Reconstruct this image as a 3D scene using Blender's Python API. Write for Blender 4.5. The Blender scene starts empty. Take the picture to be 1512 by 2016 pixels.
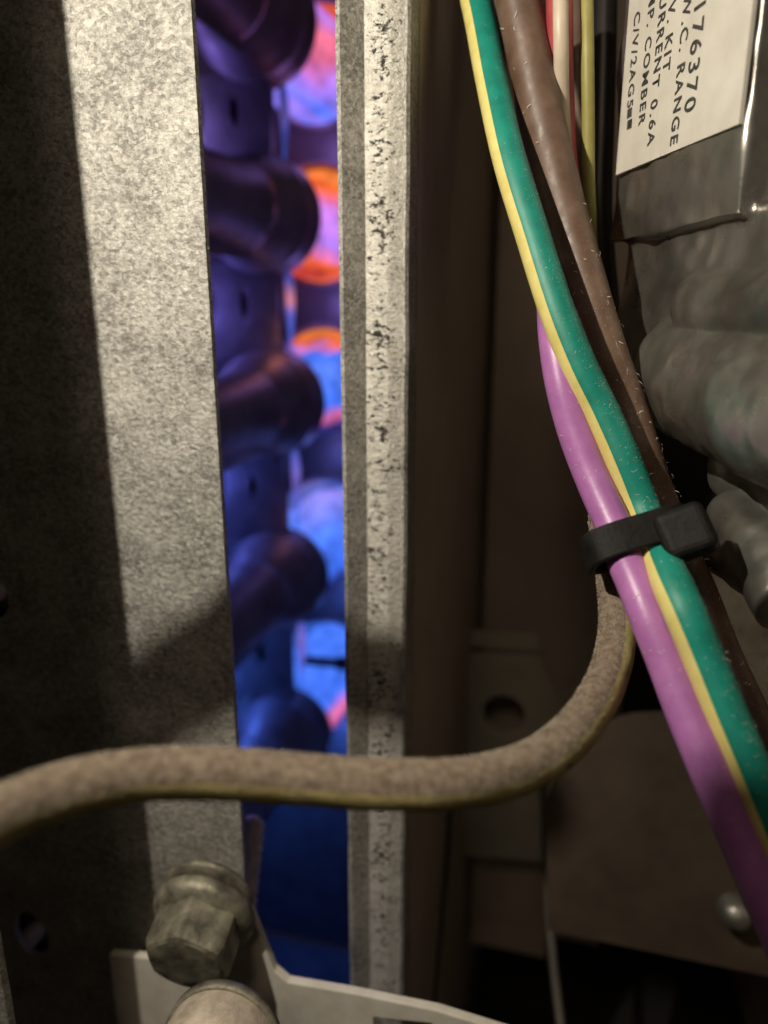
import bpy, bmesh, math, random
from mathutils import Vector, Matrix, noise as mnoise
random.seed(7)
S = bpy.context.scene
COL = S.collection

# ------------------------------------------------------------------ camera
F = 1400.0                                   # focal length in photograph pixels (1512 x 2016)
PITCH, YAW = math.radians(15), math.radians(14.5)
FW = Vector((-math.sin(YAW)*math.cos(PITCH), math.cos(YAW)*math.cos(PITCH), -math.sin(PITCH)))
RT = Vector((math.cos(YAW), math.sin(YAW), 0)); UP = RT.cross(FW)
cd = bpy.data.cameras.new('camera'); cam = bpy.data.objects.new('camera', cd); COL.objects.link(cam)
cam.matrix_world = Matrix((RT, UP, -FW)).transposed().to_4x4()
cd.sensor_fit = 'VERTICAL'; cd.sensor_height = 36; cd.lens = 36*F/2016
cd.clip_start = 0.001; cd.clip_end = 10
cd.dof.use_dof = True; cd.dof.focus_distance = 0.072; cd.dof.aperture_fstop = 16
S.camera = cam

# ------------------------------------------------------------------ world, lamps, exposure
w = bpy.data.worlds.new('World'); S.world = w; w.use_nodes = True
bg = w.node_tree.nodes['Background']; bg.inputs[0].default_value = (1.0, 0.80, 0.60, 1); bg.inputs[1].default_value = 0.010
LIGHT = Vector((-0.060, 0.0, 0.062))         # hand-held torch, above and left of the lens
ld = bpy.data.lights.new('torch', 'SPOT'); lo = bpy.data.objects.new('torch', ld); COL.objects.link(lo)
ld.energy = 0.66; ld.color = (1.0, 0.91, 0.76); ld.shadow_soft_size = 0.0010
ld.spot_size = math.radians(112); ld.spot_blend = 1.0
lo.location = LIGHT
lo.rotation_euler = (Vector((-0.016, 0.075, -0.008)) - LIGHT).to_track_quat('-Z', 'Y').to_euler()
rd_ = bpy.data.lights.new('recess_fill', 'AREA'); ro = bpy.data.objects.new('recess_fill', rd_); COL.objects.link(ro)   # fill light added in front to lift the dark recess
rd_.shape = 'DISK'; rd_.size = 0.13; rd_.energy = 0.30; rd_.color = (1.0, 0.80, 0.60)
tgt = Vector((-.01, .13, -.04)); ro.location = tgt+Vector((-.07*.69, -.69, .72))*.65
ro.rotation_euler = (tgt-ro.location).to_track_quat('-Z', 'Y').to_euler()
S.view_settings.view_transform = 'Standard'; S.view_settings.look = 'None'
S.view_settings.exposure = 0; S.view_settings.gamma = 1
S.cycles.use_denoising = True; S.cycles.max_bounces = 8; S.cycles.sample_clamp_indirect = 3

# ------------------------------------------------------------------ helpers
def ray(x, y): return FW + RT*((x-756)/F) - UP*((y-1008)/F)
def D(x, y, d): return ray(x, y)*d                       # a point seen at (x, y), d metres deep
def PY(x, y, Y): r = ray(x, y); return r*(Y/r.y)         # the same on an upright plane Y
def obj(name, bm, m, parent=None, smooth=True):
    me = bpy.data.meshes.new(name)
    bmesh.ops.recalc_face_normals(bm, faces=bm.faces)
    bm.to_mesh(me); bm.free()
    if smooth:
        me.shade_smooth()
    me.materials.append(m)
    o = bpy.data.objects.new(name, me); COL.objects.link(o)
    if parent: o.parent = parent
    return o
def sharp(o, ang=35):
    me = o.data; bm = bmesh.new(); bm.from_mesh(me)
    for e in bm.edges:
        if len(e.link_faces) == 2 and e.calc_face_angle(0) > math.radians(ang): e.smooth = False
    bm.to_mesh(me); bm.free(); return o
def tag(o, label, cat, group=None, kind=None):
    if kind: o['kind'] = kind
    o['label'] = label
    if cat: o['category'] = cat
    if group: o['group'] = group
    return o
def thing(name, loc, label, cat, group=None):
    o = bpy.data.objects.new(name, None); COL.objects.link(o); o.empty_display_size = .005
    tag(o, label, cat, group); return o          # kept at the origin: parts hold world coordinates
def catmull(pts, n=10):
    P = [Vector(p) for p in pts]; P = [P[0]*2-P[1]] + P + [P[-1]*2-P[-2]]
    out = []
    for i in range(1, len(P)-2):
        a, b, c, d = P[i-1:i+3]
        for k in range(n):
            t = k/n
            out.append(.5*((2*b)+(c-a)*t+(2*a-5*b+4*c-d)*t*t+(3*b-a-3*c+d)*t**3))
    out.append(P[-2]); return out
def frames(path):
    fr = []
    for i, p in enumerate(path):
        t = (path[min(i+1, len(path)-1)] - path[max(i-1, 0)]).normalized()
        e1 = (-p - t*(-p).dot(t)).normalized()
        fr.append((p, t, e1, t.cross(e1)))
    return fr
def tube_bm(path, r, seg=22, a0=None, a1=None, bm=None, wob=0.0):
    bm = bm or bmesh.new(); rows = []
    closed = a0 is None
    n = seg if closed else seg+1
    for i, (p, t, e1, e2) in enumerate(frames(path)):
        rr = r(i/(len(path)-1)) if callable(r) else r
        row = []
        for k in range(n):
            a = 2*math.pi*k/seg if closed else a0+(a1-a0)*k/seg
            q = rr*(1+wob*mnoise.noise(p*900+Vector((k*.7, 0, 0))))
            row.append(bm.verts.new(p + (e1*math.cos(a)+e2*math.sin(a))*q))
        rows.append(row)
    for i in range(len(rows)-1):
        for k in range(seg if closed else seg):
            k2 = (k+1) % n
            bm.faces.new((rows[i][k], rows[i][k2], rows[i+1][k2], rows[i+1][k]))
    if closed:
        bm.faces.new(rows[0][::-1]); bm.faces.new(rows[-1])
    return bm
def lathe_bm(profile, o, ax, seg=48, bm=None, ripple=None):
    bm = bm or bmesh.new(); ax = Vector(ax).normalized(); o = Vector(o)
    e1 = ax.orthogonal().normalized(); e2 = ax.cross(e1); rows = []
    for r, s in profile:
        row = []
        for k in range(seg):
            a = 2*math.pi*k/seg
            q = r*(ripple(a, s) if ripple else 1)
            row.append(bm.verts.new(o+ax*s+(e1*math.cos(a)+e2*math.sin(a))*max(q, 1e-5)))
        rows.append(row)
    for i in range(len(rows)-1):
        for k in range(seg):
            bm.faces.new((rows[i][k], rows[i][(k+1) % seg], rows[i+1][(k+1) % seg], rows[i+1][k]))
    return bm
def circ(c, r, n=28, rz=None): return [(c[0]+r*math.cos(2*math.pi*k/n), c[1]+(rz or r)*math.sin(2*math.pi*k/n)) for k in range(n)]
def sheet_bm(outline, holes, to3, thick):
    """flat sheet with holes: 2-D loops, to3 maps to space, thick is the offset vector of the far face"""
    bm = bmesh.new(); edges = []
    for loop in [outline]+list(holes):
        vs = [bm.verts.new(to3(*p)) for p in loop]
        edges += [bm.edges.new((vs[i], vs[(i+1) % len(vs)])) for i in range(len(vs))]
    g = bmesh.ops.triangle_fill(bm, use_beauty=True, edges=edges)
    faces = list(bm.faces)
    ext = bmesh.ops.extrude_face_region(bm, geom=faces)
    bmesh.ops.translate(bm, verts=[v for v in ext['geom'] if isinstance(v, bmesh.types.BMVert)], vec=Vector(thick))
    return bm
def box_bm(lo_, hi, bm=None, M=None):
    bm = bm or bmesh.new(); vs = []
    for x in (lo_[0], hi[0]):
        for y in (lo_[1], hi[1]):
            for z in (lo_[2], hi[2]):
                p = Vector((x, y, z)); vs.append(bm.verts.new(M @ p if M else p))
    for f in ((0,1,3,2),(4,6,7,5),(0,4,5,1),(2,3,7,6),(0,2,6,4),(1,5,7,3)):
        bm.faces.new([vs[i] for i in f])
    return bm
def bevel(o, wd, seg=2, ang=30):
    m = o.modifiers.new('bevel', 'BEVEL'); m.width = wd; m.segments = seg; m.limit_method = 'ANGLE'; m.angle_limit = math.radians(ang); return o

# ------------------------------------------------------------------ materials
def nt(name):
    m = bpy.data.materials.new(name); m.use_nodes = True; t = m.node_tree
    return m, t, t.nodes['Principled BSDF'], t.nodes.new, t.links.new
def ramp(t, stops):
    r = t.nodes.new('ShaderNodeValToRGB'); e = r.color_ramp.elements
    while len(e) < len(stops): e.new(.5)
    for i, (p, c) in enumerate(stops):
        e[i].position = p; e[i].color = (*c, 1) if len(c) == 3 else c
    return r
def coords(t, scale=(1, 1, 1)):
    tc = t.nodes.new('ShaderNodeTexCoord'); mp = t.nodes.new('ShaderNodeMapping'); mp.inputs['Scale'].default_value = scale
    t.links.new(tc.outputs['Object'], mp.inputs['Vector']); return mp.outputs[0]
def noise(t, vec, scale, detail=4, rough=.6):
    n = t.nodes.new('ShaderNodeTexNoise'); n.inputs['Scale'].default_value = scale
    n.inputs['Detail'].default_value = detail; n.inputs['Roughness'].default_value = rough
    t.links.new(vec, n.inputs['Vector']); return n.outputs['Fac']
def surf(name, c1, c2, scale=400, rough=.5, metal=0, bump=0.0, bscale=1500, bdist=.0003, stretch=(1, 1, 1), spec=.5, rough2=None, mid=(.35, .65), coat=0):
    m, t, b, N, L = nt(name)
    v = coords(t, stretch)
    r = ramp(t, [(mid[0], c1), (mid[1], c2)]); L(noise(t, v, scale), r.inputs[0]); L(r.outputs[0], b.inputs['Base Color'])
    b.inputs['Roughness'].default_value = rough; b.inputs['Metallic'].default_value = metal; b.inputs['Specular IOR Level'].default_value = spec
    b.inputs['Coat Weight'].default_value = coat
    if rough2 is not None:
        rr = ramp(t, [(.3, (rough,)*3), (.7, (rough2,)*3)]); L(noise(t, v, scale*2.3), rr.inputs[0]); L(rr.outputs[0], b.inputs['Roughness'])
    if bump:
        bp = N('ShaderNodeBump'); bp.inputs['Strength'].default_value = bump; bp.inputs['Distance'].default_value = bdist
        L(noise(t, v, bscale, 6, .65), bp.inputs['Height']); L(bp.outputs[0], b.inputs['Normal'])
    return m
def galvanized(name, lite, dark, stretch=(1, 1, 1), flecks=False):
    m, t, b, N, L = nt(name)
    v = coords(t, stretch)
    a = noise(t, v, 2100, 4, .7); c = noise(t, v, 130, 3, .55)
    mx = N('ShaderNodeMath'); mx.operation = 'MULTIPLY_ADD'; mx.inputs[1].default_value = .65; L(a, mx.inputs[0])
    m2 = N('ShaderNodeMath'); m2.operation = 'MULTIPLY'; m2.inputs[1].default_value = .35; L(c, m2.inputs[0]); L(m2.outputs[0], mx.inputs[2])
    dn = N('ShaderNodeTexNoise'); dn.inputs['Scale'].default_value = 900; L(v, dn.inputs['Vector'])
    dm = N('ShaderNodeMixRGB'); dm.blend_type = 'LINEAR_LIGHT'; dm.inputs[0].default_value = .0007; L(v, dm.inputs[1]); L(dn.outputs['Color'], dm.inputs[2])
    vo = N('ShaderNodeTexVoronoi'); vo.inputs['Scale'].default_value = 1900; L(dm.outputs[0], vo.inputs['Vector'])
    vs_ = N('ShaderNodeSeparateColor'); L(vo.outputs['Color'], vs_.inputs[0])
    va_ = N('ShaderNodeMath'); va_.operation = 'MULTIPLY_ADD'; va_.inputs[1].default_value = .16; L(vs_.outputs[0], va_.inputs[0]); L(mx.outputs[0], va_.inputs[2])
    vb_ = N('ShaderNodeMath'); vb_.operation = 'SUBTRACT'; vb_.inputs[1].default_value = .08; L(va_.outputs[0], vb_.inputs[0]); mx = vb_
    r = ramp(t, [(.36, dark), (.5, tuple((x+y)/2 for x, y in zip(lite, dark))), (.64, lite)]); L(mx.outputs[0], r.inputs[0])
    col = r.outputs[0]
    if flecks:
        v2 = coords(t, (1.0, 1.0, 1.5))
        fl = noise(t, v2, 1150, 6, .8); big = noise(t, v2, 300, 2, .5)
        ad = N('ShaderNodeMath'); ad.operation = 'MULTIPLY_ADD'; ad.inputs[1].default_value = .22; L(big, ad.inputs[0]); 
        m3 = N('ShaderNodeMath'); m3.operation = 'MULTIPLY'; m3.inputs[1].default_value = .78; L(fl, m3.inputs[0]); L(m3.outputs[0], ad.inputs[2])
        tc3 = N('ShaderNodeTexCoord'); sx3 = N('ShaderNodeSeparateXYZ'); L(tc3.outputs['Object'], sx3.inputs[0])
        dx = N('ShaderNodeMath'); dx.operation = 'SUBTRACT'; dx.inputs[1].default_value = -.0222; L(sx3.outputs[0], dx.inputs[0])
        ab = N('ShaderNodeMath'); ab.operation = 'ABSOLUTE'; L(dx.outputs[0], ab.inputs[0])
        ml = N('ShaderNodeMath'); ml.operation = 'MULTIPLY_ADD'; ml.inputs[1].default_value = -24; L(ab.outputs[0], ml.inputs[0]); L(ad.outputs[0], ml.inputs[2])
        rf = ramp(t, [(.512, (0, 0, 0)), (.548, (1, 1, 1))]); L(ml.outputs[0], rf.inputs[0])
        mixn = N('ShaderNodeMixRGB'); mixn.inputs[2].default_value = (.035, .03, .026, 1)
        L(rf.outputs[0], mixn.inputs[0]); L(col, mixn.inputs[1]); col = mixn.outputs[0]
    L(col, b.inputs['Base Color'])
    b.inputs['Metallic'].default_value = .45
    rr = ramp(t, [(.3, (.34,)*3), (.7, (.62,)*3)]); L(noise(t, v, 900, 4), rr.inputs[0]); L(rr.outputs[0], b.inputs['Roughness'])
    bp = N('ShaderNodeBump'); bp.inputs['Strength'].default_value = 1.0; bp.inputs['Distance'].default_value = .00028
    bn = noise(t, v, 1700, 5, .7)
    hb_ = N('ShaderNodeMath'); hb_.operation = 'MULTIPLY_ADD'; hb_.inputs[1].default_value = .45; L(vs_.outputs[1], hb_.inputs[0]); L(bn, hb_.inputs[2]); L(hb_.outputs[0], bp.inputs['Height']); L(bp.outputs[0], b.inputs['Normal'])
    return m
M = {}
M['galv'] = galvanized('galvanized_steel', (.70, .675, .615), (.24, .23, .205), (1.0, 1, 1.25))
M['strip'] = galvanized('flaked_strip_steel', (.90, .87, .79), (.58, .55, .48), (1, 1, 1.4), True)
M['bracket'] = surf('dusty_cream_bracket', (.60, .56, .48), (.72, .68, .60), 300, .75, 0, .35, 2500, .0001)
M['bolt'] = surf('dusty_zinc_bolt', (.11, .10, .078), (.37, .345, .26), 330, .42, .5, .6, 2600, .00012, rough2=.7)
M['peach'] = surf('dusty_spud', (.46, .385, .295), (.66, .57, .46), 700, .55, .2, .6, 2200, .00015)
M['green'] = surf('green_insulation', (.004, .19, .14), (.007, .25, .185), 500, .5, 0, .25, 2500, .0001)
M['yellow'] = surf('yellow_stripe', (.66, .56, .17), (.74, .65, .24), 500, .45, 0, .1, 2500, .0001)
M['purple'] = surf('violet_insulation', (.36, .13, .36), (.44, .17, .43), 400, .38, 0, .2, 2500, .0001, spec=.55)
M['brown'] = surf('brown_insulation', (.10, .055, .035), (.16, .10, .07), 350, .38, 0, .15, 2200, .0001, rough2=.6)
M['loop'] = surf('dusty_brown_insulation', (.125, .085, .056), (.27, .21, .155), 1500, .85, 0, .8, 3200, .00015)
M['loopstripe'] = surf('dusty_olive_stripe', (.30, .24, .08), (.42, .35, .14), 420, .8, 0, .6, 3200, .0001)
M['red'] = surf('red_insulation', (.36, .05, .055), (.46, .10, .11), 300, .4)
M['white'] = surf('white_insulation', (.55, .45, .34), (.64, .54, .42), 300, .45)
M['olive'] = surf('olive_insulation', (.26, .23, .06), (.33, .30, .09), 300, .5)
M['black'] = surf('black_insulation', (.012, .010, .010), (.022, .018, .016), 300, .4)
M['tie'] = surf('black_nylon', (.004, .004, .004), (.010, .009, .008), 700, .62, 0, .5, 1800, .00015, spec=.25)
M['cast'] = surf('cast_aluminium', (.24, .228, .20), (.48, .46, .41), 110, .25, .86, .16, 1500, .0002, rough2=.38)
M['paper'] = surf('label_paper', (.60, .565, .49), (.69, .655, .575), 260, .6)
M['ink'] = surf('black_ink', (.03, .03, .03), (.07, .065, .06), 900, .7)
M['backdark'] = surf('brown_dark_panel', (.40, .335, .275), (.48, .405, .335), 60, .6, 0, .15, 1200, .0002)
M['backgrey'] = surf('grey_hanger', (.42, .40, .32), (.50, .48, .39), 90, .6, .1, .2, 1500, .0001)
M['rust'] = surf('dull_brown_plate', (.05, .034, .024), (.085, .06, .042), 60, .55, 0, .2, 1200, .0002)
M['void'] = surf('flat_black', (.014, .012, .011), (.022, .019, .017), 80, .7)  # also stands in for unlit depth behind slots and recess
M['burner'] = surf('burner_steel', (.14, .14, .165), (.22, .22, .25), 160, .42, .35, .25, 900, .0002, rough2=.55)
M['boxwall'] = surf('burner_box_steel', (.09, .085, .10), (.15, .14, .16), 90, .45, .3, .2, 700, .0002)
M['dullwire'] = surf('dull_grey_wire', (.07, .06, .048), (.11, .095, .075), 300, .6)
M['dust'] = surf('beige_dust', (.34, .29, .22), (.50, .44, .34), 600, .9)
M['rod'] = surf('dark_rod', (.02, .02, .025), (.04, .04, .045), 300, .5)
M['lint'] = surf('pale_lint', (.55, .52, .46), (.70, .67, .60), 300, .9)
def flame_mat(name, stops, zc, R, seed, strength, warp=.34, nscale=55, tilt=0.0):
    m = bpy.data.materials.new(name); m.use_nodes = True; t = m.node_tree; t.nodes.clear(); N, L = t.nodes.new, t.links.new
    out = N('ShaderNodeOutputMaterial'); em = N('ShaderNodeEmission'); L(em.outputs[0], out.inputs[0])
    tc = N('ShaderNodeTexCoord'); sp = N('ShaderNodeSeparateXYZ'); L(tc.outputs['Object'], sp.inputs[0])
    mp = N('ShaderNodeMapping'); mp.inputs['Location'].default_value = (seed, seed*.7, 0); mp.inputs['Scale'].default_value = (1.6, .35, 1.0); L(tc.outputs['Object'], mp.inputs[0])
    ns = noise(t, mp.outputs[0], nscale, 6, .55)
    mr = N('ShaderNodeMapRange'); mr.inputs[1].default_value = zc-R; mr.inputs[2].default_value = zc+R; L(sp.outputs[2], mr.inputs[0])
    a = N('ShaderNodeMath'); a.operation = 'SUBTRACT'; a.inputs[1].default_value = .5; L(ns, a.inputs[0])
    b = N('ShaderNodeMath'); b.operation = 'MULTIPLY_ADD'; b.inputs[1].default_value = warp*2; L(a.outputs[0], b.inputs[0]); L(mr.outputs[0], b.inputs[2])
    r = ramp(t, stops); L(b.outputs[0], r.inputs[0]); L(r.outputs[0], em.inputs[0])
    mp2 = N('ShaderNodeMapping'); mp2.inputs['Location'].default_value = (seed*2, 1, seed); mp2.inputs['Scale'].default_value = (1.2, .5, 1.0); mp2.inputs['Rotation'].default_value = (0, .6, 0); L(tc.outputs['Object'], mp2.inputs[0])
    st_ = N('ShaderNodeMapRange'); st_.inputs[1].default_value = .3; st_.inputs[2].default_value = .7; st_.inputs[3].default_value = strength*.55; st_.inputs[4].default_value = strength*1.35
    L(noise(t, mp2.outputs[0], nscale*3.2, 5, .6), st_.inputs[0]); L(st_.outputs[0], em.inputs[1])
    return m
OR, PK, LV, BL, DB, RD = (1.0, .15, .035), (.80, .16, .34), (.42, .20, .85), (.055, .17, .92), (.02, .03, .22), (.55, .05, .04)

# ------------------------------------------------------------------ burner box walls (setting)
HX = -.0747
HOLES = [(.0696, .0165), (.0272, .0170), (-.0177, .0168), (-.0658, .0172), (-.1155, .0176)]
BX = -.0803
BUR = [.0712, .0266, -.0220, -.0734, -.1264]
YB, YH = .190, .212
wall_out = [(-.135, -.235), (-.012, -.235), (-.012, .13), (-.135, .13)]
bw = obj('heat_exchanger_wall', sheet_bm(wall_out, [circ((HX, z), r, 40) for z, r in HOLES], lambda a, b: (a, YH, b), (0, .0012, 0)), M['boxwall'], None, False)
tag(bw, 'dark steel wall with round tube openings behind the burners', None, kind='structure')
bl = obj('burner_box_side', box_bm((-.1362, .079, -.235), (-.1352, .26, .13)), M['boxwall'], None, False)
tag(bl, 'steel side wall of the burner box behind the left panel', None, kind='structure')
bf = obj('burner_box_floor', box_bm((-.1350, .090, -.2365), (-.012, .2115, -.2355)), M['boxwall'], None, False)
tag(bf, 'steel floor of the burner box below the lowest burner', None, kind='structure')
br = obj('burner_box_partition', box_bm((-.0198, .0902, -.235), (-.0191, .2115, .13)), M['backdark'], None, False)
tag(br, 'steel partition behind the upright strip closing the burner box', None, kind='structure')

# ------------------------------------------------------------------ heat exchanger tubes and flames
ords = ['top', 'second from top', 'third from top', 'fourth from top', 'lowest']
M['tube'] = surf('hot_tube_steel', (.20, .12, .10), (.30, .17, .13), 120, .5, .4)
OR, PK, LV, BL, DB, RD = (1.0, .15, .035), (.80, .16, .34), (.42, .20, .85), (.055, .17, .92), (.02, .03, .22), (.55, .05, .04)
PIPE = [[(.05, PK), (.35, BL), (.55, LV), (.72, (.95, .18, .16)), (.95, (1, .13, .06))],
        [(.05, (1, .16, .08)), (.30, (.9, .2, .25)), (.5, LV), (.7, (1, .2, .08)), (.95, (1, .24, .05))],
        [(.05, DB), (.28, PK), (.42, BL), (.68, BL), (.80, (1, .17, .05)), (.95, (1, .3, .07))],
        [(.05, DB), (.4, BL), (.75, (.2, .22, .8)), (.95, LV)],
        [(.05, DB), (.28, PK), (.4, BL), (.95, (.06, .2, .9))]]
for i, (z, r) in enumerate(HOLES):
    t = thing('heat_exchanger_tube', None, f'round heat exchanger tube mouth with flame glow painted inside, {ords[i]} of five in the slot', 'tube', 'heat exchanger tubes')
    rim = [(r+.0006, -.0006), (r+.0002, -.0011), (r-.0005, -.0009), (r-.0010, .0006), (r-.0012, .003)]
    obj('rim', lathe_bm(rim, (HX, YH, z), (0, 1, 0)), M['burner'], t)
    obj('inner_pipe', lathe_bm([(r-.0013, .0025), (r-.0013, .10), (.0002, .10)], (HX, YH, z), (0, 1, 0)), flame_mat(f'painted_pipe_glow_{i}', PIPE[i], z, r, i*1.9+.4, (.9, .95, .8, .6, .6)[i], .25), t)  # flame light on the pipe wall is painted in as emission
FS = [
 [(.10, BL), (.30, LV), (.45, PK), (.62, (.85, .17, .26)), (.78, LV), (.95, RD)],
 [(.05, RD), (.16, OR), (.30, LV), (.50, (.62, .22, .80)), (.66, PK), (.82, OR), (.98, OR)],
 [(.08, DB), (.22, PK), (.34, BL), (.62, (.10, .22, .95)), (.74, BL), (.82, OR), (.93, (1, .36, .08))],
 [(.05, DB), (.30, BL), (.60, (.09, .21, .95)), (.80, (.28, .25, .88)), (.97, LV)],
 [(.08, DB), (.22, PK), (.38, BL), (.85, (.07, .2, .95)), (1.0, BL)]]
fl_desc = ['pink and orange flame with blue base in the topmost tube', 'orange and lavender flame in the second tube from top',
           'blue flame with orange curl in the third tube from top', 'pale blue and lavender flame in the fourth tube from top',
           'bright blue flame behind the dark sensor rod in the lowest tube']
for i, (z, r) in enumerate(HOLES):
    fm = flame_mat(f'flame_glow_{i}', FS[i], z, r, 3.1*i+1.3, 1.15, warp=(.30, .34, .22, .22, .2)[i])
    ph = i*1.7
    def rip(a, s, ph=ph): return 1+.045*math.sin(3*a+ph+s*120)+.03*math.sin(7*a-ph+s*210)
    b0 = Vector((BX, YB-.006, BUR[i])); ax = Vector((HX, YH+.07, z))-b0
    prof = [(.0105, .0), (.0118, .010), (r*.74, .020), (r*.82, .028), (r*.82, .036), (r*.74, .048), (r*.52, .062), (.001, .075)]
    fo = obj('flame', lathe_bm(prof, b0, ax, 56, ripple=rip), fm)
    tag(fo, fl_desc[i], 'flame', 'burner flames')
# carry-over flames: thin sheets between the burners
for i in range(4):
    zt, zb = BUR[i]-.0125, BUR[i+1]+.0125
    fm = flame_mat(f'carry_over_glow_{i}', [(.1, BL), (.45, (.16, .16, .8)), (.62, (.75, .25, .3) if i == 1 else (.25, .18, .75)), (.9, (.10, .12, .6))], (zt+zb)/2, (zt-zb)/2, i*2.2, .42 if i < 1 else .75, .15)
    pts = [Vector((-.0762, .1905, zt)), Vector((-.0758, .1905, zt*.7+zb*.3)), Vector((-.0760, .1905, zt*.3+zb*.7)), Vector((-.0762, .1905, zb))]
    o = obj('carry_over_flame', tube_bm(catmull(pts, 6), lambda u: .0008+.0005*math.sin(u*5), 12), fm)
    tag(o, f'thin {"violet" if i<2 else "blue"} flame line at the burner wing edge below the {ords[i]} burner', 'flame', 'carry over flames')
# the flames' own light in the gap between burner mouths and tubes
for i, (z, r) in enumerate(HOLES):
    c = [(.50, .26, .9), (.40, .24, .95), (.25, .23, 1), (.12, .22, 1), (.08, .2, 1)][i]
    for dz, e in ((.0225, .0016), (-.0225, .0026 if i < 4 else .012)):
        d = bpy.data.lights.new('flame_tint_lamp', 'POINT'); o = bpy.data.objects.new('flame_tint_lamp', d); COL.objects.link(o)
        d.energy = e; d.color = c; d.shadow_soft_size = .004; o.location = (-.070, .203, z+dz)

for i in range(5):  # fill lamps added behind the panel to lift the burners
    c = [(.36, .22, .9), (.26, .20, .95), (.15, .19, 1), (.09, .20, 1), (.07, .22, 1)][i]
    d = bpy.data.lights.new('flame_tint_lamp', 'POINT'); o = bpy.data.objects.new('flame_tint_lamp', d); COL.objects.link(o)
    d.energy = (.019, .019, .022, .032, .055)[i]; d.color = c; d.shadow_soft_size = .003; o.location = (-.1060, .1780, BUR[i]-.024)
for zz, e in ((BUR[2]+.0185, .0009), (BUR[3]+.0190, .0003)):  # orange lamps added over two burners to tint their tops
    d = bpy.data.lights.new('flame_tint_lamp', 'POINT'); o = bpy.data.objects.new('flame_tint_lamp', d); COL.objects.link(o)
    d.energy = e; d.color = (1, .30, .12); d.shadow_soft_size = .003; o.location = (-.0735, .1800, zz)
# ------------------------------------------------------------------ burners
for i, z in enumerate(BUR):
    t = thing('gas_burner', None, f'dark steel inshot gas burner with rounded mouth, {ords[i]} in the slot', 'burner', 'gas burners')
    o0 = Vector((BX, 0, z)); A = (0, 1, 0)
    obj('venturi_tube', lathe_bm([(.0080, .098), (.0092, .105), (.0092, .150), (.0096, .160), (.0106, .168)], o0, A), M['burner'], t)
    mo = obj('mouth', lathe_bm([(.0106, .1681), (.0122, .1725), (.0134, .1765), (.0141, .1795), (.0145, .1802), (.0145, .1812), (.0142, .1818),
          (.0142, .1850), (.0146, .1856), (.0146, .1890), (.0142, YB), (.0132, YB), (.0128, .186), (.0112, .172)], o0, A, 64), M['burner'], t)
    obj('retention_ring', lathe_bm([(.0112, .1842), (.0088, .1842), (.0088, .1862), (.0112, .1862), (.0112, .1842)], o0, A), M['burner'], mo)
    # clamshell seam flange along the underside of the tube
    sm = box_bm((BX+.0020, .100, z-.0122), (BX+.0027, .1700, z-.0078)); obj('seam_flange', sm, M['burner'], t, False)
    # carry-over wing towards the next burner, with its gas slot
    if i < 4:
        za, zb = z-.0115, BUR[i+1]+.0115
        zc = (za+zb)/2
        sx = -.0868
        rot = [(sx+.0011*math.cos(k*.5236), zc+.002+.0042*math.sin(k*.5236)) for k in range(12)]
        wo = [(-.1045, za), (-.0765, za), (-.0765, zb), (-.1045, zb)]
        rot2 = [(a-.0095, b) for a, b in rot]
        obj('slot_backing', box_bm((-.1040, .1862, za+.0005), (-.0770, .1868, zb-.0005)), M['void'], t, False)  # black sheet added behind the slots so they look dark
        wg = obj('carry_over_wing', sheet_bm(wo, [rot, rot2], lambda a, b: (a, .1835, b), (0, .0009, 0)), M['burner'], t, False)
        lip = obj('slot_lip', lathe_bm([(.0011, 0), (.0016, -.0003), (.0020, 0)], (0, 0, 0), (0, -1, 0), 24), M['burner'], wg)
        lip.scale = (1, 1, 3.2); lip.location = (sx, .1834, zc+.002)
# flame sensor rod crossing the lowest tube
fs = thing('flame_sensor', None, 'dark flame sensor rod crossing the lowest blue flame', 'sensor')
a, b = PY(598, 1300, .2035), PY(668, 1306, .2035)
obj('rod', tube_bm([a, a.lerp(b, .5), b], .0016, 14), M['rod'], fs)
c = PY(740, 1308, .2035)
obj('ceramic_holder', tube_bm([b+(a-b)*.05, b.lerp(c, .5), c], .0023, 16), M['void'], fs)

# ------------------------------------------------------------------ left panel
YP = .075
def hole_at(x, y, rx, ry=None):
    p = PY(x, y, YP); return circ((p.x, p.z), rx, 36, ry)
hls = [hole_at(-28, 1172, .0037), hole_at(62, 1840, .0031, .0042)]
lp = obj('burner_box_panel', sheet_bm([(-.128, -.150), (-.0395, -.150), (-.0395, .075), (-.128, .075)], hls, lambda a, b: (a, YP, b), (0, .0009, 0)), M['galv'], None, False)
tag(lp, 'wide grainy galvanized steel panel left of the flame slot, its outer side in shade', 'panel')
for (x, y, g) in ((-26, 1172, .0016), (58, 1846, .0017)):
    p = PY(x, y, YP+.004)
    t = thing('panel_screw', None, 'dull reddish screw tip in the panel hole at the ' + ('left edge, halfway down' if y < 1500 else 'lower left corner'), 'screw', 'screws behind the panel holes')
    obj('shank', lathe_bm([(.0001, -.002), (g*.6, -.0018), (g, -.0008), (g, .014)], p, (0, 1, 0), 24), M['peach'], t)
    obj('collar', lathe_bm([(g, .002), (g*1.7, .002), (g*1.7, .0028), (g, .0028)], p, (0, 1, 0), 24), M['bolt'], t)

ish = obj('panel_hole_backing', box_bm((-.1345, .0920, -.20), (-.0640, .0926, .10)), M['void'], None, False)  # black sheet added to block flame glow at the panel holes
tag(ish, 'black backing sheet added to keep flame glow out of the panel holes', None, kind='structure')
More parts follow.
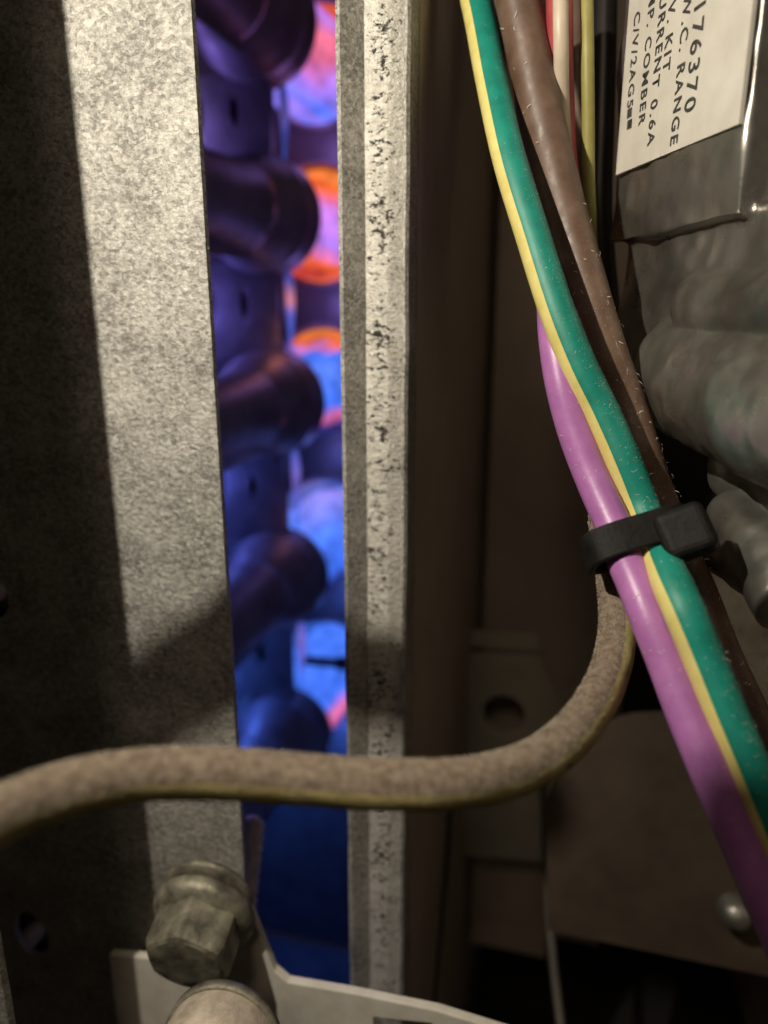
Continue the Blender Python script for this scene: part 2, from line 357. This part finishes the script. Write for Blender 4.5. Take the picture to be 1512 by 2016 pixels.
# ------------------------------------------------------------------ upright strip right of the slot
st = thing('upright_strip', None, 'narrow upright bright metal strip with dark flaked spots right of the slot', 'metal strip')
ZL, ZH = -.150, .075
def prof_sheet(poly, name, m, parent):
    bm = bmesh.new(); n = 46; rows = []
    for k in range(n+1):
        z = ZL+(ZH-ZL)*k/n
        rows.append([bm.verts.new((x+.00012*mnoise.noise(Vector((x*500, z*150, 3))), y, z)) for x, y in poly])
    for k in range(n):
        for j in range(len(poly)):
            j2 = (j+1) % len(poly)
            bm.faces.new((rows[k][j], rows[k][j2], rows[k+1][j2], rows[k+1][j]))
    bm.faces.new(rows[0]); bm.faces.new(rows[-1][::-1])
    return obj(name, bm, m, parent, False)
prof_sheet([(-.01985, .0859), (-.0213, .0851), (-.0216, .0850), (-.0242, .0850), (-.0242, .0859), (-.0214, .0862), (-.01985, .0866)], 'face', M['strip'], st)
prof_sheet([(-.02425, .0852), (-.0262, .0825), (-.0268, .0829), (-.02445, .0861)], 'left_lip', M['galv'], st)
prof_sheet([(-.0198, .0853), (-.01945, .0851), (-.0191, .0855), (-.0191, .0899), (-.0195, .0899), (-.0195, .0858), (-.0198, .0855)], 'right_fold', M['galv'], st)

# ------------------------------------------------------------------ unseen sheet added at left to shade the panel
t_ = .66
jx = LIGHT.x+(-.0541-LIGHT.x)*t_; jy = LIGHT.y+YP*t_
jb = obj('panel_shade_sheet', sheet_bm([(-.105, -.13), (jx, -.13), (jx, .075), (-.105, .075)], [], lambda a, b: (a, jy, b), (0, .0009, 0)), M['galv'], None, False)
tag(jb, 'upright galvanized sheet added out of view at the far left to shade the panel edge', 'shade sheet')

rl = obj('corner_shade_sheet', sheet_bm([(-.0362, .0306), (-.02, .027), (.0, .022), (.05, .0175), (.05, .0125), (-.0362, .0125)], [], lambda a, b: (a, .018, b+.0), (0, -.0009, 0)), M['galv'], None, False)  # unseen blocker added near the torch to darken the lower right
tag(rl, 'sloping galvanized sheet added out of view to shade the lower right', 'rail')
# ------------------------------------------------------------------ right hand recess
rb = obj('recess_back_panel', sheet_bm([(-.0170, PY(880, 1800, .165).z), (.0172, PY(880, 1800, .165).z-.0003), (.0172, .13), (-.0170, .13)], [], lambda a, b: (a, .165, b), (0, .0009, 0)), M['backdark'], None, False)
tag(rb, 'dark brown back panel of the recess right of the strip', None, kind='structure')
rd = obj('depth_backdrop', box_bm((-.0170, .2125, -.30), (.30, .2135, .20)), M['void'], None, False)  # black sheet put in for the shade of the deep cabinet
tag(rd, 'black sheet standing for the unlit depth below the back panel', None, kind='structure')
lg = obj('recess_ledge', box_bm((-.0165, .158, PY(880, 1800, .165).z-.0008), (.0035, .1649, PY(880, 1800, .165).z+.0009)), M['backdark'], None, False)
tag(lg, 'folded bottom lip of the dark back panel', None, kind='structure')
cw = obj('bounce_wall', box_bm((.0620, .045, -.20), (.0630, .2120, .10)), M['backdark'], None, False)  # unseen reflector added to bounce torch light into the recess
tag(cw, 'brown wall added out of view on the right to bounce light into the recess', None, kind='structure')
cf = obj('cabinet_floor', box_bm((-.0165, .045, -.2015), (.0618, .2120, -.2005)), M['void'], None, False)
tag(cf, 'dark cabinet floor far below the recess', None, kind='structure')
# hanging bracket with a round hole
hb = thing('hanger_bracket', None, 'dim grey bracket with a round hole in the recess behind the wire loop', 'bracket')
YK = .156
pts = [(850, 1282), (1063, 1292), (1112, 1405), (1150, 1560), (1130, 1700), (850, 1680)]
ol = [(PY(x, y, YK).x, PY(x, y, YK).z) for x, y in pts]
hc = PY(992, 1405, YK)
obj('plate', sheet_bm(ol, [circ((hc.x, hc.z), .0050, 32)], lambda a, b: (a, YK, b), (0, .0009, 0)), M['backgrey'], hb, False)
pts = [(862, 1237), (1060, 1250), (1063, 1277), (856, 1265)]
ol = [(PY(x, y, YK-.001).x, PY(x, y, YK-.001).z) for x, y in pts]
obj('top_flange', sheet_bm(ol, [], lambda a, b: (a, YK-.0015, b), (0, .0012, 0)), M['backgrey'], hb, False)
def wire(name, pts, r, m, label, stripe=None, group=None, seg=22, n=12, wob=.0):
    path = catmull([D(*p) for p in pts], n)
    o = obj(name, tube_bm(path, r, seg, wob=wob), m)
    tag(o, label, 'wire', group)
    if stripe:
        a0, a1, sm = stripe
        obj('stripe', tube_bm(path, r*1.012, 8, a0, a1), sm, o)
    return o, path
wire('thin_grey_wire', [(1066, 1480, .150), (1072, 1600, .150), (1078, 1750, .148), (1090, 1900, .140), (1112, 2080, .130)], .0009, M['dullwire'], 'thin grey wire hanging down the dark recess below the wire loop', group=None)
wire('thin_dark_wire', [(885, 1560, .150), (876, 1700, .150), (862, 1850, .148), (842, 2070, .145)], .0009, M['void'], 'thin black wire hanging close beside the upright strip', group=None)
# dome screw far right
ds = thing('dome_screw', None, 'shiny dome headed screw on the recess wall at lower right', 'screw')
p = D(1446, 1792, .118); axn = (-p+Vector((-.02, 0, .05))).normalized()
obj('head', lathe_bm([(.0001, .0017), (.0014, .0015), (.0025, .0008), (.0029, .0001), (.0029, -.0008)], p, axn, 32), M['cast'], ds)
obj('shank', lathe_bm([(.0018, -.0005), (.0018, -.012)], p, axn, 20), M['bolt'], ds)
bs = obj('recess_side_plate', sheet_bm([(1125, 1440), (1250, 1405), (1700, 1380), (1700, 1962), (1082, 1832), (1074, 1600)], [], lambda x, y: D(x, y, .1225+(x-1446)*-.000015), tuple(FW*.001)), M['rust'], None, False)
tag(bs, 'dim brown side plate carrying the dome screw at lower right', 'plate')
gp = obj('pale_side_plate', sheet_bm([(1370, 1120), (1700, 1120), (1700, 1560), (1530, 1480), (1440, 1330)], [], lambda x, y: D(x, y, .100), tuple(FW*.001)), M['cast'], None, False)
tag(gp, 'pale grey plate below the gas valve behind the wires', 'plate')

# ------------------------------------------------------------------ wires of the harness
WR = .00172
o_green, p_green = wire('green_wire', [(905, -90, .084), (936, 0, .082), (968, 160, .078), (1002, 310, .074), (1048, 460, .072), (1096, 610, .0705), (1140, 720, .070), (1184, 810, .070),
     (1224, 900, .0695), (1264, 1000, .069), (1290, 1070, .0665), (1312, 1125, .063), (1346, 1200, .060), (1388, 1300, .059), (1428, 1400, .058), (1470, 1500, .057), (1516, 1610, .056), (1580, 1760, .055)],
     WR, M['green'], 'green wire with a yellow stripe running through the black cable tie', (math.radians(24), math.radians(90), M['yellow']))
o_purp, p_purp = wire('violet_wire', [(1020, -60, .092), (1040, 100, .090), (1042, 230, .087), (1046, 370, .084), (1070, 490, .080), (1087, 580, .0755), (1093, 660, .0725), (1106, 750, .0715), (1132, 850, .071), (1168, 945, .070), (1210, 1040, .068), (1226, 1090, .066),
     (1252, 1150, .064), (1276, 1210, .0625), (1312, 1300, .061), (1350, 1400, .0595), (1392, 1500, .058), (1440, 1610, .057), (1492, 1730, .056), (1560, 1890, .055)],
     WR, M['purple'], 'glossy violet wire bulging left beside the green wire')
o_brn, p_brn = wire('brown_wire', [(985, -110, .0775), (1018, 0, .0775), (1058, 190, .0775), (1106, 390, .077), (1162, 590, .076), (1196, 700, .0755), (1232, 800, .0755), (1262, 890, .0745), (1286, 960, .0745), (1322, 1050, .074), (1372, 1160, .072),
     (1424, 1290, .070), (1476, 1400, .068), (1560, 1580, .066)], lambda u: .00245-.0008*u, M['brown'], 'thick shiny brown wire between the green wire and the gas valve')
o_loop, p_loop = wire('brown_loop_wire', [(1190, 1010, .0735), (1204, 1090, .0725), (1212, 1160, .0715), (1216, 1240, .068), (1200, 1325, .064), (1152, 1415, .0585), (1085, 1482, .0545), (1000, 1524, .0520), (900, 1543, .0505), (760, 1545, .050), (600, 1535, .0497),
     (450, 1524, .049), (310, 1524, .048), (190, 1540, .0465), (90, 1568, .045), (10, 1600, .0435), (-90, 1655, .041)],
     .00172, M['loop'], 'dusty brown looping wire crossing in front of the slot', None, seg=28, wob=.03)
obj('stripe', tube_bm(p_loop, .00175, 8, math.radians(-86), math.radians(-22), wob=.03), M['loopstripe'], o_loop)
wire('red_wire', [(1100, -80, .0765), (1102, 60, .0765), (1106, 200, .080), (1114, 330, .084), (1138, 450, .088), (1185, 620, .090)], .00142, M['red'], 'dark red wire behind the white wire at the top')
wire('white_wire', [(1103, -80, .0745), (1104, 60, .0745), (1107, 200, .0780), (1116, 320, .0822), (1142, 450, .086), (1190, 620, .089)], .00080, M['white'], 'thin off white wire lying on the red wire at the top')
wire('grey_wire', [(1062, -80, .0800), (1068, 60, .080), (1080, 200, .083), (1100, 340, .086)], .0012, M['loop'], 'grey beige wire between brown and red wires at the top')
wire('olive_wire', [(1154, -80, .0760), (1156, 60, .0760), (1158, 220, .0780), (1160, 380, .0815), (1172, 560, .091), (1200, 700, .092)], .00070, M['olive'], 'thin olive yellow wire left of the gas valve label')
wire('black_wire', [(1190, -80, .094), (1188, 100, .094), (1184, 250, .094), (1180, 420, .094), (1196, 620, .096)], .0017, M['black'], 'black wire against the gas valve behind the olive wire')
wire('dark_brown_wire', [(1134, -80, .095), (1136, 100, .095), (1140, 300, .095), (1160, 500, .096)], .0012, M['brown'], 'dark brown wire in shadow behind the white and olive wires')
# unseen wire added between torch and panel to throw the shadow band
def sh(P, t): return LIGHT+(P-LIGHT)*t
spts = [PY(120, 1500, YP), PY(250, 1418, YP), PY(350, 1345, YP), PY(440, 1290, YP), PY(560, 1290, .080), PY(750, 1335, .085), PY(900, 1400, .09)]
path = catmull([sh(P, .36) for P in spts], 10)
ow = obj('shade_wire', tube_bm(path, .00165, 20), M['loop']); tag(ow, 'unseen brown wire added high in front of the panel to shade it', 'wire')

# ------------------------------------------------------------------ cable tie
zt = thing('cable_tie', None, 'black nylon cable tie bundling the violet, green and brown wires', 'cable tie')
C0 = D(1252, 1066, .0672)
wd = (D(1330, 1240, .0640)-D(1185, 900, .0705)).normalized()       # along the wires
px_ = (RT*.93+UP*.37); px_ = (px_-wd*px_.dot(wd)).normalized(); pz_ = wd.cross(px_).normalized()
if pz_.dot(FW) > 0: pz_ = -pz_                                      # pz_ points to the camera
bm = bmesh.new(); ring = []
nseg = 56; bwid, bth = .00155, .0007
for k in range(nseg):
    a = 2*math.pi*k/nseg
    e = .62
    cx = math.copysign(abs(math.cos(a))**e, math.cos(a)); cy = math.copysign(abs(math.sin(a))**e, math.sin(a))
    row = []
    for (q, s) in ((0, -1), (0, 1), (1, 1), (1, -1)):
        row.append(bm.verts.new(C0+px_*cx*(.00440+q*bth)+pz_*(cy*(.0026+q*bth)+.0004)+wd*s*bwid))
    ring.append(row)
for k in range(nseg):
    A_, B_ = ring[k], ring[(k+1) % nseg]
    for j in range(4): bm.faces.new((A_[j], A_[(j+1) % 4], B_[(j+1) % 4], B_[j]))
bevel(obj('strap', bm, M['tie'], zt, False), .00018, 2)
HC = D(1342, 1050, .0632)
hx = (px_*1.0+pz_*.25).normalized(); hz = (pz_-hx*pz_.dot(hx)).normalized(); hy = hz.cross(hx)
Mh = Matrix((hx, hy, hz)).transposed().to_4x4(); Mh.translation = HC
hd = bevel(obj('head', box_bm((-.0020, -.0023, -.0022), (.0026, .0023, .0012), M=Mh), M['tie'], zt, False), .0009, 4)

# ------------------------------------------------------------------ gas valve
gv = thing('gas_valve', None, 'grey cast metal gas valve with a white printed label at right', 'gas valve')
vn = Vector((-.917, -.40, 0)).normalized(); vh = Vector((-.40, .917, 0)).normalized(); Z = Vector((0, 0, 1))
V0 = D(1222, 345, .082)
def VP(x, y, off=0): r = ray(x, y); return r*((vn.dot(V0)+off)/vn.dot(r))
def UV(x, y): p = VP(x, y)-V0; return (-p.dot(vh), p.z)
MV = Matrix((-vh, Z, vn)).transposed().to_4x4(); MV.translation = V0      # local: u towards camera-right, v up, w outwards
bm = bmesh.new()
uR = UV(1478, 200)[0]; uL = UV(1199, 420)[0]
vB = UV(1215, 478)[1]
box_bm((uL, vB, -.016), (uR, .055, 0), bm, MV)                              # label block
v2 = UV(1215, 650)[1]
box_bm((UV(1206, 540)[0], v2-.004, -.016), (uR+.004, vB+.001, -.0014), bm, MV)  # recessed waist
def lcyl(u0, u1, vc, wc, r0, r1, dv=0.0, seg=40):
    a = MV @ Vector((u0, vc, wc)); b = MV @ Vector((u1, vc+dv, wc)); L_ = (b-a).length
    prof = [(.0001, 0), (r0*.75, .0), (r0*.93, .0006), (r0, .0016), (r1, L_), (.0001, L_)]
    lathe_bm(prof, a, b-a, seg, bm)
ua, va = UV(1322, 605)
lcyl(ua, ua+.022, va, -.0030, .0036, .0042, -.0006)                         # upper bulge
uc, vc = UV(1262, 735)
lcyl(uc, uc+.030, vc, -.0038, .0062, .0078, -.0022)                         # big horizontal boss
u3, v3 = UV(1310, 905)
lcyl(u3-.001, u3+.020, v3-.001, -.0085, .0034, .0040, -.004)                # neck under the boss
u5, v5 = UV(1345, 985)
lcyl(u5, u5+.012, v5-.0005, -.0050, .0030, .0045, -.006)
kc = D(1505, 1098, .0690)
bmesh.ops.create_icosphere(bm, subdivisions=4, radius=.0042, matrix=Matrix.Translation(kc))
kc2 = D(1420, 1060, .0735)
lathe_bm([(.0001, 0), (.0034, .0), (.0038, .006), (.0040, .010), (.0001, .010)], kc2, kc-kc2, 32, bm)
vb = obj('body', bm, M['cast'], gv)
rm = vb.modifiers.new('remesh', 'REMESH'); rm.mode = 'VOXEL'; rm.voxel_size = .00032; rm.use_smooth_shade = True
sm = vb.modifiers.new('smooth', 'SMOOTH'); sm.iterations = 9; sm.factor = .5
tx = bpy.data.textures.new('cast_lumps', 'CLOUDS'); tx.noise_scale = .0088; tx.noise_depth = 2
dp = vb.modifiers.new('lumps', 'DISPLACE'); dp.texture = tx; dp.strength = .0018; dp.mid_level = .5; dp.texture_coords = 'LOCAL'
# cast seam lines and nicks
def seam(name, pix, off, r, m=M['cast']):
    path = catmull([VP(x, y, off) for x, y in pix], 6)
    obj(name, tube_bm(path, r, 8), m, gv)
# label
lb_px = [(1222, 345), (1478, 240)]
u1 = uR-.0004; vt = .045
def vl(u): return u*(UV(1478, 240)[1]-0)/UV(1478, 240)[0]
n = 10; bm = bmesh.new()
lab = sheet_bm([(0, 0), (u1, vl(u1)), (u1, vt), (.0, vt)], [], lambda a, b: MV @ Vector((a, b, .0006)), tuple(vn*-.0004))
lb = obj('rating_label', lab, M['paper'], gv, False)
lb['label'] = 'white printed rating label'
lines = [('176370', (1368, 222), .0026), ('0.5" W.C. RANGE', (1337, 286), .0019), ('CONV. KIT', (1322, 142), .0019), ('MAX CURRENT 0.6A', (1291, 286), .0019), ('TEMP. COMBER', (1273, 246), .0018), ('LOT C/V/2AG5', (1250, 214), .0018)]
for txt, (x, y), sz in lines:
    u, v = UV(x, y)
    fc = bpy.data.curves.new('printed_line', 'FONT'); fc.body = txt; fc.size = sz; fc.align_x = 'RIGHT'; fc.align_y = 'CENTER'; fc.space_character = 1.25; fc.offset = .00003
    fc.materials.append(M['ink'])
    tmp = bpy.data.objects.new('printed_line_source', fc); COL.objects.link(tmp); bpy.context.view_layer.update()
    me = bpy.data.meshes.new_from_object(tmp.evaluated_get(bpy.context.evaluated_depsgraph_get())); bpy.data.objects.remove(tmp); me.name = 'printed_line'
    if not me.materials: me.materials.append(M['ink'])
    o = bpy.data.objects.new('printed_line', me); COL.objects.link(o); o.parent = lb
    tm = Matrix((-Z, -vh, vn)).transposed().to_4x4(); tm.translation = MV @ Vector((u, v, .00066)); o.matrix_world = tm
for k in range(2):                                                          # two solid ink blocks ending the last line
    u, v = UV(1250, 222+k*22)
    o = obj('printed_block', box_bm((u-.00050, v-.0005, .0006), (u+.00050, v+.0004, .00066), M=MV), M['ink'], lb, False)

# ------------------------------------------------------------------ bracket, bolt and spud at the bottom
YR = .0695
pts = [(214, 1880), (305, 1888), (322, 1800), (350, 1752), (470, 1752), (496, 1800), (520, 1862), (540, 1912), (566, 1934), (700, 1957), (860, 1990), (1020, 2040), (1030, 2200), (250, 2200), (232, 2030)]
ol = [(PY(x, y, YR).x, PY(x, y, YR).z) for x, y in pts]
hl = [(736, 2004), (850, 2016), (850, 2060), (736, 2052)]
hol = [(PY(x, y, YR).x, PY(x, y, YR).z) for x, y in hl]
mb = obj('manifold_bracket', sheet_bm(ol, [hol], lambda a, b: (a, YR, b), (0, .0012, 0)), M['bracket'], None, False)
bevel(mb, .0002, 2)
tag(mb, 'cream dusty bracket under the hex bolt along the bottom edge', 'bracket')
bt = thing('hex_bolt', None, 'dusty hex flange bolt head on the cream bracket at bottom left', 'bolt')
Bk = D(402, 1800, .0920); ax = Vector((.10, -.93, -.20)).normalized(); hl_ = .0066
obj('flange', lathe_bm([(.0001, -.0010), (.0064, -.0010), (.0067, -.0005), (.0067, .0005), (.0062, .0011), (.0050, .0017)], Bk, ax, 56), M['bolt'], bt)
e1 = (UP-ax*UP.dot(ax)).normalized(); e2 = ax.cross(e1)
bm = bmesh.new(); rows = []
R6 = .0058
for (s, k6, kc_) in ((.0010, 1, 0), (hl_-.0012, 1, 0), (hl_-.0003, .93, .35), (hl_, .84, .9), (hl_+.0001, .5, 1), (hl_+.0001, .02, 1)):
    row = []
    for k in range(48):
        a = 2*math.pi*k/48+math.radians(12)
        am = (a % (math.pi/3))-math.pi/6
        rh = R6*math.cos(math.pi/6)/math.cos(am)
        r = rh*(1-kc_)+R6*.9*kc_ if kc_ else rh
        row.append(bm.verts.new(Bk+ax*s+(e1*math.cos(a)+e2*math.sin(a))*r*k6))
    rows.append(row)
for i in range(len(rows)-1):
    for k in range(48): bm.faces.new((rows[i][k], rows[i][(k+1) % 48], rows[i+1][(k+1) % 48], rows[i+1][k]))
bm.faces.new(rows[-1])
sharp(obj('hex_head', bm, M['bolt'], bt), 28)
wb = Bk-ax*.0016+UP*.0014
obj('washer', lathe_bm([(.0001, -.0006), (.0056, -.0006), (.0060, 0), (.0056, .0005), (.0040, .0006)], wb, ax, 48), M['bolt'], bt)
obj('shank', lathe_bm([(.0027, -.0045), (.0027, .001)], Bk, ax, 24), M['bolt'], bt)
sp = thing('orifice_spud', None, 'rounded pale dusty metal spud below the hex bolt at the bottom edge', 'fitting')
sc_ = D(412, 2112, .0745); sa = Vector((.1, -.95, .25)).normalized()
obj('dome', lathe_bm([(.0001, .0026), (.0026, .0025), (.0046, .0019), (.0059, .0006), (.0064, -.0010), (.0064, -.0040)], sc_, sa, 56), M['peach'], sp)
obj('collar', lathe_bm([(.0064, -.0034), (.0068, -.0034), (.0068, -.0046), (.0064, -.0046)], sc_, sa, 48), M['bolt'], sp)
# threaded screw behind the panel edge
ts = thing('threaded_screw', None, 'threaded screw end standing behind the panel edge above the bolt', 'screw')
a, b = D(497, 1618, .104), D(480, 1790, .108)
pr = []; L_ = (b-a).length; k = 0; s = 0
while s < L_:
    pr += [(.0011, s), (.0019, s+.0007), (.0019, s+.0009), (.0011, s+.0017)]; s += .0019
obj('thread', lathe_bm([(.0002, -.0004), (.0012, -.0003)]+pr, a, b-a, 28), M['peach'], ts)

# ------------------------------------------------------------------ lint and dust
def lint_on(path, r, count, lo, hi, length, width, bm, radial=False):
    fr = frames(path)
    for _ in range(count):
        p, t, e1, e2 = fr[random.randrange(2, len(fr)-2)]
        p = p + t*random.uniform(-.5, .5)*(fr[1][0]-fr[0][0]).length
        a = math.radians(random.uniform(lo, hi)); nrm = e1*math.cos(a)+e2*math.sin(a); tan = t.cross(nrm)
        base = p+nrm*r*1.005
        ln = length*random.uniform(.4, 1.4)
        if radial: d = (nrm+t*random.uniform(-.7, .7)+tan*random.uniform(-.7, .7)).normalized()
        else: d = (t*random.uniform(-1, 1)+tan*random.uniform(-1, 1)+nrm*.15).normalized()
        s = d.cross(nrm)
        if s.length < .1: s = tan
        s = s.normalized()*width*.5; m_ = base+d*ln*.5+nrm*ln*.12+s*random.uniform(-2, 2); e = base+d*ln+s*random.uniform(-3, 3)
        vs = [bm.verts.new(q) for q in (base-s, base+s, m_-s, m_+s, e)]
        bm.faces.new((vs[0], vs[1], vs[3], vs[2])); bm.faces.new((vs[2], vs[3], vs[4]))
bm = bmesh.new()
lint_on(p_green, WR, 300, -85, 5, .0003, .000028, bm)
lint_on(p_green, WR, 1500, -88, -25, .00010, .000025, bm); lint_on(p_purp, WR, 400, -88, 88, .00010, .000022, bm); lint_on(p_brn, .0022, 900, -80, 80, .00012, .000025, bm)
lint_on(p_purp, WR, 60, -60, 60, .00045, .00004, bm)
lint_on(p_brn, .0024, 110, -70, 80, .0006, .00006, bm)

for _ in range(90):
    x, y = random.uniform(20, 420), random.uniform(0, 1800)
    q = PY(x, y, YP-.0001); d = Vector((random.uniform(-1, 1), -.2, random.uniform(-1, 1)))*random.uniform(.0002, .0006); s = Vector((d.z, 0, -d.x)).normalized()*.00003
    vs = [bm.verts.new(v) for v in (q-s, q+s, q+d+s*.5)]; bm.faces.new(vs)
bm2 = bmesh.new(); lint_on(p_loop, .00172, 16000, -35, 125, .00016, .000035, bm2, True)
fz = obj('dust_fuzz', bm2, M['dust'], None, False); tag(fz, 'fine dust fuzz standing on the looping brown wire', None, kind='stuff')
ln = obj('lint', bm, M['lint'], None, False); tag(ln, 'pale lint and dust fibres clinging to the wires and panel', None, kind='stuff')
